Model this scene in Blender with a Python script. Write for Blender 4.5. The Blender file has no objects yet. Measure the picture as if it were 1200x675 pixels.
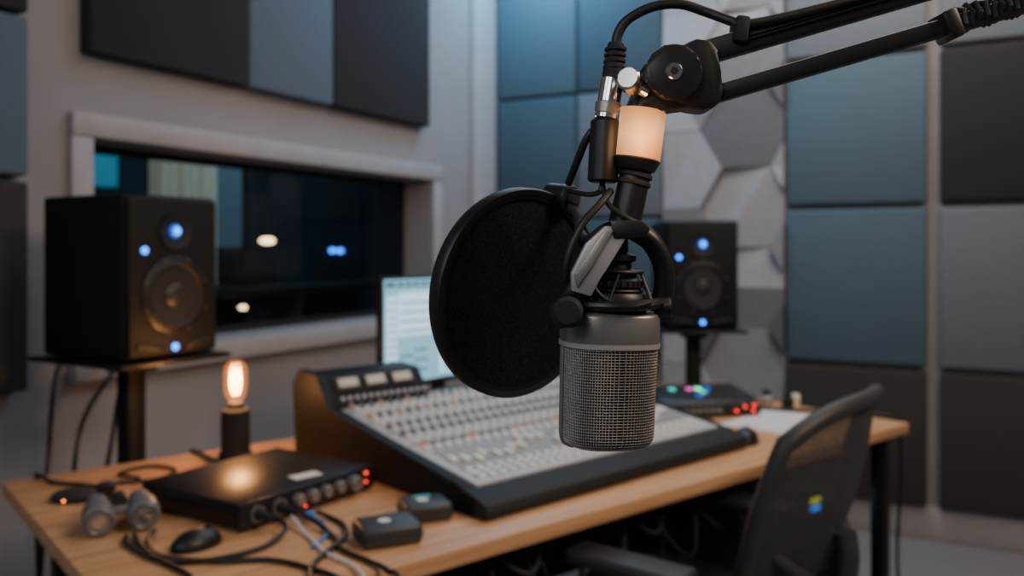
import bpy, bmesh, math, random
from mathutils import Vector, Matrix
random.seed(4)
R=math.radians
scene=bpy.context.scene

# ---------------------------------------------------------------- materials
def mat(name,col,rough=.5,metal=0.,em=None,es=0.,nscale=0,nvar=0.,bump=0.,bscale=None,coat=0.,spec=None):
    m=bpy.data.materials.new(name); m.use_nodes=True
    nt=m.node_tree; b=nt.nodes['Principled BSDF']
    b.inputs['Base Color'].default_value=(*col,1); b.inputs['Roughness'].default_value=rough
    b.inputs['Metallic'].default_value=metal
    if coat: b.inputs['Coat Weight'].default_value=coat
    if spec is not None: b.inputs['Specular IOR Level'].default_value=spec
    if em: b.inputs['Emission Color'].default_value=(*em,1); b.inputs['Emission Strength'].default_value=es
    tc=nt.nodes.new('ShaderNodeTexCoord')
    n=nt.nodes.new('ShaderNodeTexNoise'); n.inputs['Scale'].default_value=nscale or 12; n.inputs['Detail'].default_value=4
    nt.links.new(tc.outputs['Object'],n.inputs['Vector'])
    v=nvar or .06
    r=nt.nodes.new('ShaderNodeValToRGB')
    r.color_ramp.elements[0].position=.3; r.color_ramp.elements[1].position=.7
    r.color_ramp.elements[0].color=(*[c*(1-v) for c in col],1)
    r.color_ramp.elements[1].color=(*[min(1,c*(1+v)) for c in col],1)
    nt.links.new(n.outputs['Fac'],r.inputs['Fac']); nt.links.new(r.outputs['Color'],b.inputs['Base Color'])
    if bump:
        n2=nt.nodes.new('ShaderNodeTexNoise'); n2.inputs['Scale'].default_value=bscale or 200; n2.inputs['Detail'].default_value=3
        nt.links.new(tc.outputs['Object'],n2.inputs['Vector'])
        bp=nt.nodes.new('ShaderNodeBump'); bp.inputs['Strength'].default_value=bump; bp.inputs['Distance'].default_value=.003
        nt.links.new(n2.outputs['Fac'],bp.inputs['Height']); nt.links.new(bp.outputs['Normal'],b.inputs['Normal'])
    return m

def wood_mat():
    m=bpy.data.materials.new('oak_wood'); m.use_nodes=True
    nt=m.node_tree; b=nt.nodes['Principled BSDF']; b.inputs['Roughness'].default_value=.42
    tc=nt.nodes.new('ShaderNodeTexCoord'); mp=nt.nodes.new('ShaderNodeMapping')
    mp.inputs['Scale'].default_value=(1.2,22,22)
    nt.links.new(tc.outputs['Object'],mp.inputs['Vector'])
    n=nt.nodes.new('ShaderNodeTexNoise'); n.inputs['Scale'].default_value=2.2; n.inputs['Detail'].default_value=8; n.inputs['Distortion'].default_value=.6
    nt.links.new(mp.outputs['Vector'],n.inputs['Vector'])
    r=nt.nodes.new('ShaderNodeValToRGB'); r.color_ramp.elements[0].position=.3; r.color_ramp.elements[1].position=.72
    r.color_ramp.elements[0].color=(.50,.245,.105,1); r.color_ramp.elements[1].color=(.78,.45,.23,1)
    nt.links.new(n.outputs['Fac'],r.inputs['Fac']); nt.links.new(r.outputs['Color'],b.inputs['Base Color'])
    bp=nt.nodes.new('ShaderNodeBump'); bp.inputs['Strength'].default_value=.15; bp.inputs['Distance'].default_value=.001
    nt.links.new(n.outputs['Fac'],bp.inputs['Height']); nt.links.new(bp.outputs['Normal'],b.inputs['Normal'])
    return m

def facing_mix(nt,base,gain):
    lw=nt.nodes.new('ShaderNodeLayerWeight'); lw.inputs[0].default_value=.5
    p=nt.nodes.new('ShaderNodeMath'); p.operation='POWER'; p.inputs[1].default_value=4; nt.links.new(lw.outputs['Facing'],p.inputs[0])
    q=nt.nodes.new('ShaderNodeMath'); q.operation='MULTIPLY_ADD'; q.inputs[1].default_value=gain; q.inputs[2].default_value=base; nt.links.new(p.outputs[0],q.inputs[0])
    return q.outputs[0]
def glass_mat():
    m=bpy.data.materials.new('window_glass'); m.use_nodes=True
    nt=m.node_tree; nt.nodes.clear()
    o=nt.nodes.new('ShaderNodeOutputMaterial'); mx=nt.nodes.new('ShaderNodeMixShader')
    t=nt.nodes.new('ShaderNodeBsdfTransparent'); t.inputs[0].default_value=(.86,.92,.95,1)
    g=nt.nodes.new('ShaderNodeBsdfGlossy'); g.inputs['Roughness'].default_value=.03
    nt.links.new(facing_mix(nt,.02,.35),mx.inputs[0]); nt.links.new(t.outputs[0],mx.inputs[1]); nt.links.new(g.outputs[0],mx.inputs[2])
    nt.links.new(mx.outputs[0],o.inputs[0]); return m

def bulb_glass():
    m=bpy.data.materials.new('bulb_glass'); m.use_nodes=True
    nt=m.node_tree; nt.nodes.clear()
    o=nt.nodes.new('ShaderNodeOutputMaterial'); mx=nt.nodes.new('ShaderNodeMixShader'); ad=nt.nodes.new('ShaderNodeAddShader')
    t=nt.nodes.new('ShaderNodeBsdfTransparent'); t.inputs[0].default_value=(1,.9,.78,1)
    g=nt.nodes.new('ShaderNodeBsdfGlossy'); g.inputs['Roughness'].default_value=.05
    e=nt.nodes.new('ShaderNodeEmission'); e.inputs[0].default_value=(1,.30,.06,1); e.inputs[1].default_value=.38
    nt.links.new(facing_mix(nt,.03,.6),mx.inputs[0]); nt.links.new(t.outputs[0],mx.inputs[1]); nt.links.new(g.outputs[0],mx.inputs[2])
    nt.links.new(mx.outputs[0],ad.inputs[0]); nt.links.new(e.outputs[0],ad.inputs[1]); nt.links.new(ad.outputs[0],o.inputs[0]); return m

def mesh_fabric():   # chair mesh, partly open weave
    m=bpy.data.materials.new('chair_mesh'); m.use_nodes=True
    nt=m.node_tree; b=nt.nodes['Principled BSDF']; b.inputs['Base Color'].default_value=(.045,.045,.049,1); b.inputs['Roughness'].default_value=.8
    tc=nt.nodes.new('ShaderNodeTexCoord')
    v=nt.nodes.new('ShaderNodeTexVoronoi'); v.inputs['Scale'].default_value=320
    nt.links.new(tc.outputs['Object'],v.inputs['Vector'])
    r=nt.nodes.new('ShaderNodeMath'); r.operation='GREATER_THAN'; r.inputs[1].default_value=.30
    nt.links.new(v.outputs['Distance'],r.inputs[0]); 
    a=nt.nodes.new('ShaderNodeMath'); a.operation='MULTIPLY_ADD'; a.inputs[1].default_value=.28; a.inputs[2].default_value=.62
    nt.links.new(r.outputs[0],a.inputs[0]); nt.links.new(a.outputs[0],b.inputs['Alpha'])
    return m

def pop_fabric():
    m=bpy.data.materials.new('pop_fabric'); m.use_nodes=True
    nt=m.node_tree; b=nt.nodes['Principled BSDF']; b.inputs['Roughness'].default_value=.75; b.inputs['Specular IOR Level'].default_value=.2
    tc=nt.nodes.new('ShaderNodeTexCoord')
    v=nt.nodes.new('ShaderNodeTexVoronoi'); v.inputs['Scale'].default_value=900
    nt.links.new(tc.outputs['Object'],v.inputs['Vector'])
    r=nt.nodes.new('ShaderNodeValToRGB'); r.color_ramp.elements[0].position=.0; r.color_ramp.elements[1].position=.35
    r.color_ramp.elements[0].color=(.07,.075,.085,1); r.color_ramp.elements[1].color=(.005,.005,.006,1)
    nt.links.new(v.outputs['Distance'],r.inputs['Fac']); nt.links.new(r.outputs['Color'],b.inputs['Base Color'])
    bp=nt.nodes.new('ShaderNodeBump'); bp.inputs['Strength'].default_value=.5; bp.inputs['Distance'].default_value=.0005
    nt.links.new(v.outputs['Distance'],bp.inputs['Height']); nt.links.new(bp.outputs['Normal'],b.inputs['Normal'])
    return m

def amber_mat():    # translucent diffuser
    m=mat('amber_diffuser',(.55,.30,.12),.35,em=(1,.45,.18),es=1)
    nt=m.node_tree; b=nt.nodes['Principled BSDF']
    tc=nt.nodes.new('ShaderNodeTexCoord'); s=nt.nodes.new('ShaderNodeSeparateXYZ'); nt.links.new(tc.outputs['Generated'],s.inputs[0])
    r=nt.nodes.new('ShaderNodeValToRGB'); e=r.color_ramp.elements
    e[0].position=.0; e[0].color=(.50,.14,.03,1); e[1].position=1.; e[1].color=(.62,.21,.05,1)
    k=e.new(.5); k.color=(1,.50,.20,1)
    nt.links.new(s.outputs['Z'],r.inputs[0]); nt.links.new(r.outputs[0],b.inputs['Emission Color'])
    b.inputs['Emission Strength'].default_value=1.0
    return m

M_wall=mat('wall_paint',(.325,.305,.308),.8,nscale=3,nvar=.05,bump=.1,bscale=120)
M_trimw=mat('trim_paint',(.42,.395,.395),.55)
M_ceil=mat('ceiling_paint',(.25,.25,.27),.9)
M_floor=mat('floor_carpet',(.22,.20,.195),.9,nscale=60,nvar=.15,bump=.4)
M_blue=mat('fabric_blue',(.082,.135,.175),.9,nscale=90,nvar=.08,bump=.35,bscale=500)
M_blue2=mat('fabric_blue_deep',(.06,.10,.132),.9,nscale=90,nvar=.08,bump=.35,bscale=500)
M_blue3=mat('fabric_slate_blue',(.11,.15,.19),.9,nscale=90,nvar=.08,bump=.35,bscale=500)
M_grey=mat('fabric_grey',(.155,.175,.20),.9,nscale=90,nvar=.08,bump=.35,bscale=500)
M_dark=mat('fabric_charcoal',(.028,.025,.028),.95,nscale=90,nvar=.12,bump=.35,bscale=500)
M_brown=mat('fabric_brown',(.050,.041,.038),.95,nscale=90,nvar=.12,bump=.35,bscale=500)
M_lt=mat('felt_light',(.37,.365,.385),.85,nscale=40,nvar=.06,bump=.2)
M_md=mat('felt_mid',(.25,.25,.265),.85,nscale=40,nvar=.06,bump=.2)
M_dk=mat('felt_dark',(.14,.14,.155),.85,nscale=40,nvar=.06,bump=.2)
M_wood=wood_mat()
M_black=mat('black_plastic',(.010,.010,.011),.42)
M_cheek=mat('console_black',(.010,.010,.011),.6,spec=.25)
M_cab=mat('cabinet_black',(.010,.010,.011),.7,spec=.25,bump=.1)
M_blackm=mat('black_matte',(.014,.014,.015),.75,bump=.1)
M_blackmetal=mat('black_metal',(.014,.014,.015),.36,metal=.3,spec=.5)
M_armrest=mat('armrest_vinyl',(.016,.016,.018),.6,bump=.2,spec=.35)
M_rubber=mat('cable_rubber',(.012,.012,.012),.5)
M_white=mat('white_plastic',(.86,.86,.84),.4)
M_paper=mat('paper',(.75,.74,.72),.8)
M_chrome=mat('chrome',(.72,.70,.68),.18,metal=1)
M_knob=mat('brushed_knob',(.35,.34,.33),.35,metal=.7)
M_gun=mat('gunmetal',(.27,.26,.25),.36,metal=.6,bump=.05,bscale=800)
M_bronze=mat('grille_wire',(.45,.41,.37),.36,metal=.62)
M_inner=mat('grille_inner',(.014,.013,.012),.7)
M_bracket=mat('bracket_grey',(.42,.40,.39),.42,metal=.35)
M_console=mat('console_grey',(.50,.51,.53),.45,nscale=30,nvar=.05)
M_strip=mat('console_dark_strip',(.05,.05,.055),.5)
M_cone=mat('woofer_cone',(.022,.022,.024),.45)
M_surr=mat('woofer_surround',(.007,.007,.007),.6)
M_ledb=mat('led_blue',(.02,.2,.9),.4,em=(.015,.22,1),es=4.5)
M_ledb2=mat('led_blue_soft',(.01,.08,.4),.4,em=(.015,.16,.8),es=.8)
M_ledr=mat('led_red',(1,.05,.02),.4,em=(1,.04,.02),es=3)
M_ledo=mat('led_orange',(1,.3,.05),.4,em=(1,.25,.04),es=7)
M_ledg=mat('led_green',(.2,1,.3),.4,em=(.1,1,.35),es=2)
M_ledy=mat('led_yellow',(.9,.9,.1),.4,em=(.75,.9,.05),es=2.)
M_ledt=mat('led_teal',(.1,.9,.8),.4,em=(.08,.7,.62),es=.8)
M_disp=mat('pod_display',(.05,.4,.4),.4,em=(.04,.5,.45),es=.35)
M_ledp=mat('led_pink',(.9,.1,.6),.4,em=(.9,.1,.5),es=1.1)
M_amber=amber_mat()
M_fil=mat('filament',(1,.7,.3),.5,em=(1,.46,.13),es=38)
M_glass=glass_mat(); M_bulb=bulb_glass()
M_scr=mat('screen_glow',(.3,.5,.6),.4,em=(.20,.48,.64),es=1.0)
M_scr2=mat('screen_pale',(.5,.6,.65),.4,em=(.48,.78,.95),es=1.35)
M_scr3=mat('screen_slate',(.1,.2,.3),.4,em=(.05,.18,.30),es=.6)
M_chairmesh=mesh_fabric(); M_pop=pop_fabric()
M_chair=mat('chair_plastic',(.038,.038,.041),.5)
M_seat=mat('chair_fabric',(.035,.035,.037),.9,bump=.4)
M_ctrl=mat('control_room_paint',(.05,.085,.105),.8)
M_cream=mat('lit_cream_curtain',(.6,.54,.42),.8,em=(.60,.58,.44),es=.20)  # curtain is no lamp; weak emission stands in for light on it
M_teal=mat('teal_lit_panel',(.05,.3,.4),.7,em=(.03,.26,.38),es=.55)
M_warm=mat('warm_lamp_glass',(1,.7,.4),.5,em=(1,.58,.28),es=7)
M_bluecable=mat('blue_cable',(.03,.2,.6),.5)
M_greycase=mat('grey_case',(.040,.042,.045),.42)
M_grey2=mat('barrel_grey',(.17,.17,.175),.4)

# ---------------------------------------------------------------- helpers
def F(o,ang): return Matrix.Translation(Vector(o))@Matrix.Rotation(R(ang),4,'Z')
def group(name,M=None):
    e=bpy.data.objects.new(name,None); scene.collection.objects.link(e)
    e.empty_display_size=.05
    if M is not None: e.matrix_world=M
    return e
def fin(bm,name,m,parent=None,M=None,smooth=True,ang=.6):
    me=bpy.data.meshes.new(name); bmesh.ops.recalc_face_normals(bm,faces=bm.faces[:]); bm.to_mesh(me); bm.free()
    if isinstance(m,(list,tuple)):
        for k in m: me.materials.append(k)
    else: me.materials.append(m)
    o=bpy.data.objects.new(name,me); scene.collection.objects.link(o)
    if smooth:
        me.polygons.foreach_set('use_smooth',[True]*len(me.polygons)); me.set_sharp_from_angle(angle=ang)
    if M is not None: o.matrix_world=M
    if parent is not None:
        o.parent=parent
        if M is not None: o.matrix_basis=M
    return o
def addbox(bm,c,s,rot=None,bev=0,seg=2):
    M=Matrix.Translation(Vector(c))
    if rot: M=M@Matrix.Rotation(R(rot[2]),4,'Z')@Matrix.Rotation(R(rot[1]),4,'Y')@Matrix.Rotation(R(rot[0]),4,'X')
    M=M@Matrix.Diagonal((*s,1))
    r=bmesh.ops.create_cube(bm,size=1,matrix=M)
    if bev:
        es=list({e for v in r['verts'] for e in v.link_edges})
        bmesh.ops.bevel(bm,geom=es,offset=bev,segments=seg,affect='EDGES',profile=.5)
def box(p,name,c,s,m,rot=None,bev=.002,seg=2,M=None):
    bm=bmesh.new(); addbox(bm,c,s,rot,bev,seg); return fin(bm,name,m,p,M)
def zalign(p1,p2):
    p1=Vector(p1);p2=Vector(p2); d=p2-p1
    return Matrix.Translation(p1)@d.to_track_quat('Z','Y').to_matrix().to_4x4(), d.length
def addlathe(bm,prof,M,seg=32,close=True):
    rings=[]
    for (r,z) in prof:
        if r<1e-6: rings.append([bm.verts.new(M@Vector((0,0,z)))])
        else: rings.append([bm.verts.new(M@Vector((r*math.cos(2*math.pi*i/seg),r*math.sin(2*math.pi*i/seg),z))) for i in range(seg)])
    for a,b in zip(rings,rings[1:]):
        if len(a)==1 and len(b)==1: continue
        for i in range(seg):
            j=(i+1)%seg
            if len(a)==1: bm.faces.new((a[0],b[i],b[j]))
            elif len(b)==1: bm.faces.new((a[i],a[j],b[0]))
            else: bm.faces.new((a[i],a[j],b[j],b[i]))
def lathe(p,name,prof,m,p1=(0,0,0),p2=(0,0,1),seg=40,M=None):
    bm=bmesh.new(); A,_=zalign(p1,p2); addlathe(bm,prof,A,seg); return fin(bm,name,m,p,M)
def addcyl(bm,p1,p2,r,r2=None,seg=24,bev=0):
    A,L=zalign(p1,p2); r2=r if r2 is None else r2; b=bev
    addlathe(bm,[(0,0),(r-b,0),(r,b),(r2,L-b),(r2-b,L),(0,L)] if b else [(0,0),(r,0),(r2,L),(0,L)],A,seg)
def cyl(p,name,p1,p2,r,m,r2=None,seg=32,bev=0,M=None):
    bm=bmesh.new(); addcyl(bm,p1,p2,r,r2,seg,bev); return fin(bm,name,m,p,M)
def catmull(pts,n=8,cyc=False):
    pts=[Vector(q) for q in pts]; out=[]; N=len(pts)
    rng=N if cyc else N-1
    for i in range(rng):
        if cyc: a,b,c,d=[pts[(i+k)%N] for k in (-1,0,1,2)]
        else: a=pts[max(i-1,0)];b=pts[i];c=pts[i+1];d=pts[min(i+2,N-1)]
        for k in range(n):
            t=k/n
            out.append(.5*((2*b)+(c-a)*t+(2*a-5*b+4*c-d)*t*t+(3*b-a-3*c+d)*t**3))
    if not cyc: out.append(pts[-1])
    return out
def addtube(bm,pts,r,seg=10,n=8,cyc=False,raw=False):
    P=[Vector(q) for q in pts] if raw else catmull(pts,n,cyc)
    N=len(P); rings=[]; up=None
    rad=r if callable(r) else (lambda t:r)
    for i,q in enumerate(P):
        t=(P[(i+1)%N]-P[i-1]) if cyc else (P[min(i+1,N-1)]-P[max(i-1,0)])
        t.normalize()
        if up is None:
            up=Vector((0,0,1)) if abs(t.z)<.9 else Vector((1,0,0))
        s=t.cross(up).normalized(); up=s.cross(t).normalized()
        rr=rad(i/max(1,N-1))
        rings.append([bm.verts.new(q+rr*(math.cos(2*math.pi*k/seg)*s+math.sin(2*math.pi*k/seg)*up)) for k in range(seg)])
    for i in range(N if cyc else N-1):
        a=rings[i]; b=rings[(i+1)%N]
        for k in range(seg): bm.faces.new((a[k],a[(k+1)%seg],b[(k+1)%seg],b[k]))
    if not cyc:
        bm.faces.new(rings[0]); bm.faces.new(rings[-1][::-1])
def tube(p,name,pts,r,m,seg=10,n=8,cyc=False,raw=False,M=None):
    bm=bmesh.new(); addtube(bm,pts,r,seg,n,cyc,raw); return fin(bm,name,m,p,M)
def prism(p,name,poly,ext,m,bev=0,M=None):
    """poly: list of 3D points, ext: extrusion vector"""
    bm=bmesh.new(); e=Vector(ext)
    a=[bm.verts.new(Vector(q)) for q in poly]; b=[bm.verts.new(Vector(q)+e) for q in poly]
    bm.faces.new(a); bm.faces.new(b[::-1]); n=len(a)
    for i in range(n): bm.faces.new((a[i],a[(i+1)%n],b[(i+1)%n],b[i]))
    if bev: bmesh.ops.bevel(bm,geom=bm.edges[:],offset=bev,segments=2,affect='EDGES',profile=.5)
    return fin(bm,name,m,p,M)
def point(name,loc,e,col,r=.02):
    l=bpy.data.lights.new(name,'POINT'); l.energy=e; l.color=col; l.shadow_soft_size=r
    o=bpy.data.objects.new(name,l); o.location=loc; scene.collection.objects.link(o); return o
def area(name,loc,target,size,e,col,sy=None):
    l=bpy.data.lights.new(name,'AREA'); l.energy=e; l.color=col; l.size=size
    if sy: l.shape='RECTANGLE'; l.size_y=sy
    o=bpy.data.objects.new(name,l); o.location=loc
    o.rotation_euler=(Vector(target)-Vector(loc)).to_track_quat('-Z','Y').to_euler(); scene.collection.objects.link(o); return o

# ---------------------------------------------------------------- room shell
CORNER=(-.103,4.68,0)
BW=F(CORNER,-28.1)            # back wall: x along wall to the right, -y into room
WW=F(CORNER,180+61.9)         # window wall: x along wall towards the left, +y into room
H=3.0
bm=bmesh.new(); addbox(bm,(0,0,-.05),(11,11,.1)); fin(bm,'floor',M_floor,None,Matrix.Translation((.6,2.0,0)))
bm=bmesh.new(); addbox(bm,(0,0,0),(6.6,6.6,.1)); fin(bm,'ceiling',M_ceil,None,BW@Matrix.Translation((3.1,-3.1,H+.05)))
bm=bmesh.new(); addbox(bm,(2.9,.1,H/2),(6.2,.2,H)); fin(bm,'wall_back',M_wall,None,BW)
S0,S1,Z0,Z1=.62,2.44,.93,1.575
bm=bmesh.new()
addbox(bm,(S0/2-.1,-.1,H/2),(S0+.2,.2,H)); addbox(bm,((S1+6)/2,-.1,H/2),(6-S1,.2,H))
addbox(bm,((S0+S1)/2,-.1,Z0/2),(S1-S0,.2,Z0)); addbox(bm,((S0+S1)/2,-.1,(H+Z1)/2),(S1-S0,.2,H-Z1))
fin(bm,'wall_left',M_wall,None,WW)
bm=bmesh.new(); addbox(bm,(.13,.02,H/2),(.26,.04,H),bev=.006); fin(bm,'trim_1',M_trimw,None,WW)
bm=bmesh.new(); addbox(bm,(3.1,.008,.06),(5.8,.016,.12),bev=.004); fin(bm,'baseboard_left',M_trimw,None,WW)
bm=bmesh.new(); addbox(bm,(3.05,-.008,.07),(5.9,.016,.14),bev=.004); fin(bm,'baseboard_back',M_trimw,None,BW)
# window: casing, sash, glass
win=group('window_1',WW)
cw=.07
bm=bmesh.new()
addbox(bm,((S0+S1)/2,.014,Z1+cw/2),(S1-S0+2*cw,.028,cw),bev=.004)
addbox(bm,((S0+S1)/2,.02,Z0-cw/2),(S1-S0+2*cw,.04,cw),bev=.004)
addbox(bm,(S0-cw/2,.012,(Z0+Z1)/2),(cw,.024,Z1-Z0),bev=.004)
addbox(bm,(S1+cw/2,.012,(Z0+Z1)/2),(cw,.024,Z1-Z0),bev=.004)
fin(bm,'casing',M_trimw,win)
bm=bmesh.new()
addbox(bm,((S0+S1)/2,-.165,Z1-.012),(S1-S0,.03,.024)); addbox(bm,((S0+S1)/2,-.165,Z0+.012),(S1-S0,.03,.024))
addbox(bm,(S0+.012,-.165,(Z0+Z1)/2),(.024,.03,Z1-Z0)); addbox(bm,(S1-.012,-.165,(Z0+Z1)/2),(.024,.03,Z1-Z0))
fin(bm,'sash',M_blackm,win)
box(win,'glass',((S0+S1)/2,-.165,(Z0+Z1)/2),(S1-S0-.04,.006,Z1-Z0-.04),M_glass,bev=0)
# control room beyond the window
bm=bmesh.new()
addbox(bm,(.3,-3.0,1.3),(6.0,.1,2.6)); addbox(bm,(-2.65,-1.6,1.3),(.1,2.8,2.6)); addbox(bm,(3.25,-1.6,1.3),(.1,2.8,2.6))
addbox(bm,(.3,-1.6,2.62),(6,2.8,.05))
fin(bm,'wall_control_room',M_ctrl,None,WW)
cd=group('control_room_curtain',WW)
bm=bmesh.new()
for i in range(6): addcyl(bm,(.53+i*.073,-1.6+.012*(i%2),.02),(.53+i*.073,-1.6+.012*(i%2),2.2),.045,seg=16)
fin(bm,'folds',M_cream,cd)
dr=group('control_room_door',WW)
box(dr,'leaf',(.365,-1.62,1.1),(.20,.05,2.2),mat('lit_blue_grey_door',(.10,.14,.17),.6,em=(.10,.16,.20),es=.22),bev=.004)  # faint emission on the leaf paints in the light falling there
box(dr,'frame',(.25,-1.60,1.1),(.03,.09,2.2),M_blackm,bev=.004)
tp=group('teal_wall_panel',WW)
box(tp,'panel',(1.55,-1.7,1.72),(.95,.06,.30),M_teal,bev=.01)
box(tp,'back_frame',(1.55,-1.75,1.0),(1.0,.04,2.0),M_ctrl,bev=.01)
cdk=group('control_room_desk',WW)
box(cdk,'top',(.4,-1.15,1.02),(1.8,.5,.04),M_blackm); box(cdk,'front',(.4,-1.35,.5),(1.8,.05,1.0),M_blackm)
for k,x in enumerate((-.15,.62)):
    box(cdk,'monitor_%d'%k,(x,-1.2,1.15),(.42,.03,.20),M_blackm); box(cdk,'monitor_stand_%d'%k,(x,-1.2,1.045),(.1,.08,.03),M_blackm)
def small_lamp(name,x,y,z,r,m,wide=1.):
    g=group(name,WW)
    lathe(g,'globe',[(0,-r*.8/wide),(r*.7,-r*.6/wide),(r,0),(r*.7,r*.6/wide),(0,r*.8/wide)],m,(x,y,z),(x,y,z+1),20)
    cyl(g,'stem',(x,y,z+r*.7/wide),(x,y,2.6),.004,M_blackm,seg=8)
small_lamp('pendant_lamp',.68,-1.0,1.286,.042,M_warm,1.8)
small_lamp('pendant_lamp',1.0,-.85,.955,.020,M_warm,1.5)
small_lamp('pendant_lamp',.15,-1.0,1.232,.022,M_ledb,1.1); small_lamp('pendant_lamp',.08,-1.0,1.230,.022,M_ledb,1.1)

# acoustic panels on back wall
def panelB(s0,s1,z0,z1,m,th=.055):
    g=.006
    bm=bmesh.new(); addbox(bm,((s0+s1)/2,-th/2,(z0+z1)/2),(s1-s0-2*g,th,z1-z0-2*g),bev=.012,seg=3)
    fin(bm,'acoustic_panel',m,None,BW)
def panelW(s0,s1,z0,z1,m,th=.055):
    g=.003
    bm=bmesh.new(); addbox(bm,((s0+s1)/2,th/2,(z0+z1)/2),(s1-s0-2*g,th,z1-z0-2*g),bev=.01,seg=3)
    fin(bm,'acoustic_panel',m,None,WW)
panelB(.05,.52,2.04,2.75,M_blue); panelB(.05,.52,1.40,2.04,M_blue2); panelB(.05,.52,.72,1.40,M_blue)
panelB(.52,.98,2.04,2.75,M_blue2); panelB(.52,.98,1.40,2.04,M_grey); panelB(.52,.98,.72,1.40,M_blue2)
panelB(1.56,2.147,2.10,2.78,M_grey); panelB(1.56,2.147,1.435,2.09,M_blue); panelB(1.56,2.147,.735,1.425,M_blue); panelB(1.56,2.147,.14,.725,M_brown)
panelB(2.185,2.78,2.10,2.78,M_grey); panelB(2.185,2.78,1.435,2.09,M_dark); panelB(2.185,2.78,.735,1.425,M_grey); panelB(2.185,2.78,.14,.725,M_brown)
panelB(2.80,3.4,1.435,2.09,M_blue); panelB(2.80,3.4,.735,1.425,M_brown); panelB(2.80,3.4,2.10,2.78,M_dark)
# window wall panels
panelW(1.855,2.477,1.815,2.7,M_dark); panelW(1.397,1.855,1.815,2.7,M_blue3); panelW(.70,1.397,1.815,2.7,M_dark)
panelW(2.655,3.25,1.88,2.5,M_dark); panelW(2.655,3.25,1.44,1.875,M_blue3); panelW(2.655,3.25,.86,1.43,M_brown)

# hexagonal sculpted tiles
def clip(poly,x0,x1,z0,z1):
    def c(P,f,inter):
        o=[]
        for i in range(len(P)):
            a=P[i-1];b=P[i]
            if f(b):
                if not f(a): o.append(inter(a,b))
                o.append(b)
            elif f(a): o.append(inter(a,b))
        return o
    def ix(v): return lambda a,b:(v,a[1]+(b[1]-a[1])*(v-a[0])/(b[0]-a[0]))
    def iz(v): return lambda a,b:(a[0]+(b[0]-a[0])*(v-a[1])/(b[1]-a[1]),v)
    for f,i in ((lambda p:p[0]>=x0,ix(x0)),(lambda p:p[0]<=x1,ix(x1)),(lambda p:p[1]>=z0,iz(z0)),(lambda p:p[1]<=z1,iz(z1))):
        if not poly: return []
        poly=c(poly,f,i)
    return poly
bm=bmesh.new(); rr=.215
k=0
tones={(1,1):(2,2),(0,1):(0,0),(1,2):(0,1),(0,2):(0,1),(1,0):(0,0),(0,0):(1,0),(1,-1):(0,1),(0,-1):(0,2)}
for row in range(-4,4):
    for colm in range(-1,3):
        cx=1.06+colm*rr*1.5; cz=1.25+row*rr*math.sqrt(3)+(rr*math.sqrt(3)/2 if colm%2 else 0)
        base=[(cx+rr*.99*math.cos(R(60*i)),cz+rr*.99*math.sin(R(60*i))) for i in range(6)]
        k+=1; dep=.035
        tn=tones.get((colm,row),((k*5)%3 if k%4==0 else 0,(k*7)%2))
        for half in (0,1):
            rot=k%3
            idx=[(i+rot)%6 for i in ((0,1,2,3) if half==0 else (3,4,5,0))]
            Pp=clip([base[i] for i in idx],.985,1.553,.30,2.78)
            if len(Pp)<3: continue
            sgn=1 if half==0 else -1
            d0=(math.cos(R(60*rot+90))*sgn, math.sin(R(60*rot+90))*sgn)
            sl=(.16 if k%2 else -.10)
            if tn==(2,2): sl=-.02*sgn
            top=[bm.verts.new((x,-max(.006,dep+.02-sl*((x-cx)*d0[0]+(z-cz)*d0[1])),z)) for x,z in Pp]
            bot=[bm.verts.new((x,-.001,z)) for x,z in Pp]
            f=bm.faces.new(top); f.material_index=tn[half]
            n=len(Pp)
            for i in range(n):
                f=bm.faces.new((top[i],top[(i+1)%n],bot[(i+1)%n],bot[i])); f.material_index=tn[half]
fin(bm,'hexagonal_wall_tiles',[M_lt,M_md,M_dk],None,BW,smooth=False)

# ---------------------------------------------------------------- desk
DK=F((-.48,1.09,0),39.8); DX,DY=2.10,.95
desk=group('desk',DK)
box(desk,'top',(DX/2,DY/2,.735),(DX,DY,.03),M_wood,bev=.004)
bm=bmesh.new()
for x in (.10,DX-.05):
    addbox(bm,(x,.06,.36),(.04,.04,.72),bev=.003); addbox(bm,(x,DY-.08,.36),(.04,.04,.72),bev=.003)
    addbox(bm,(x,DY/2,.70),(.04,DY-.1,.04),bev=.003); addbox(bm,(x,DY/2,.03),(.04,DY-.1,.03),bev=.003)
addbox(bm,(DX/2,DY-.08,.68),(DX-.16,.03,.06)); addbox(bm,(DX/2,.16,.70),(DX-.16,.03,.035))
fin(bm,'frame',M_blackmetal,desk)
box(desk,'modesty_panel',(DX/2,DY-.11,.44),(DX-.2,.015,.46),M_blackm)
bm=bmesh.new()
for i in range(9):
    x=.30+i*.12; dz=.05+.03*((i*5)%3)
    addtube(bm,[(x,.16,.715),(x+.02,.10,.715-dz),(x+.07,.07,.70-dz*1.3),(x+.12,.10,.715-dz*.8),(x+.15,.16,.715)],.005,seg=8)
for i in range(7):
    x=.36+i*.13; addtube(bm,[(x,.25,.71),(x+.03,.12,.6),(x-.03,.14,.4),(x+.02,.2,.2),(x+.05,.26,.01)],.005,seg=8)
fin(bm,'under_desk_cables',mat('cable_grey',(.03,.03,.034),.6),desk)

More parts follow.
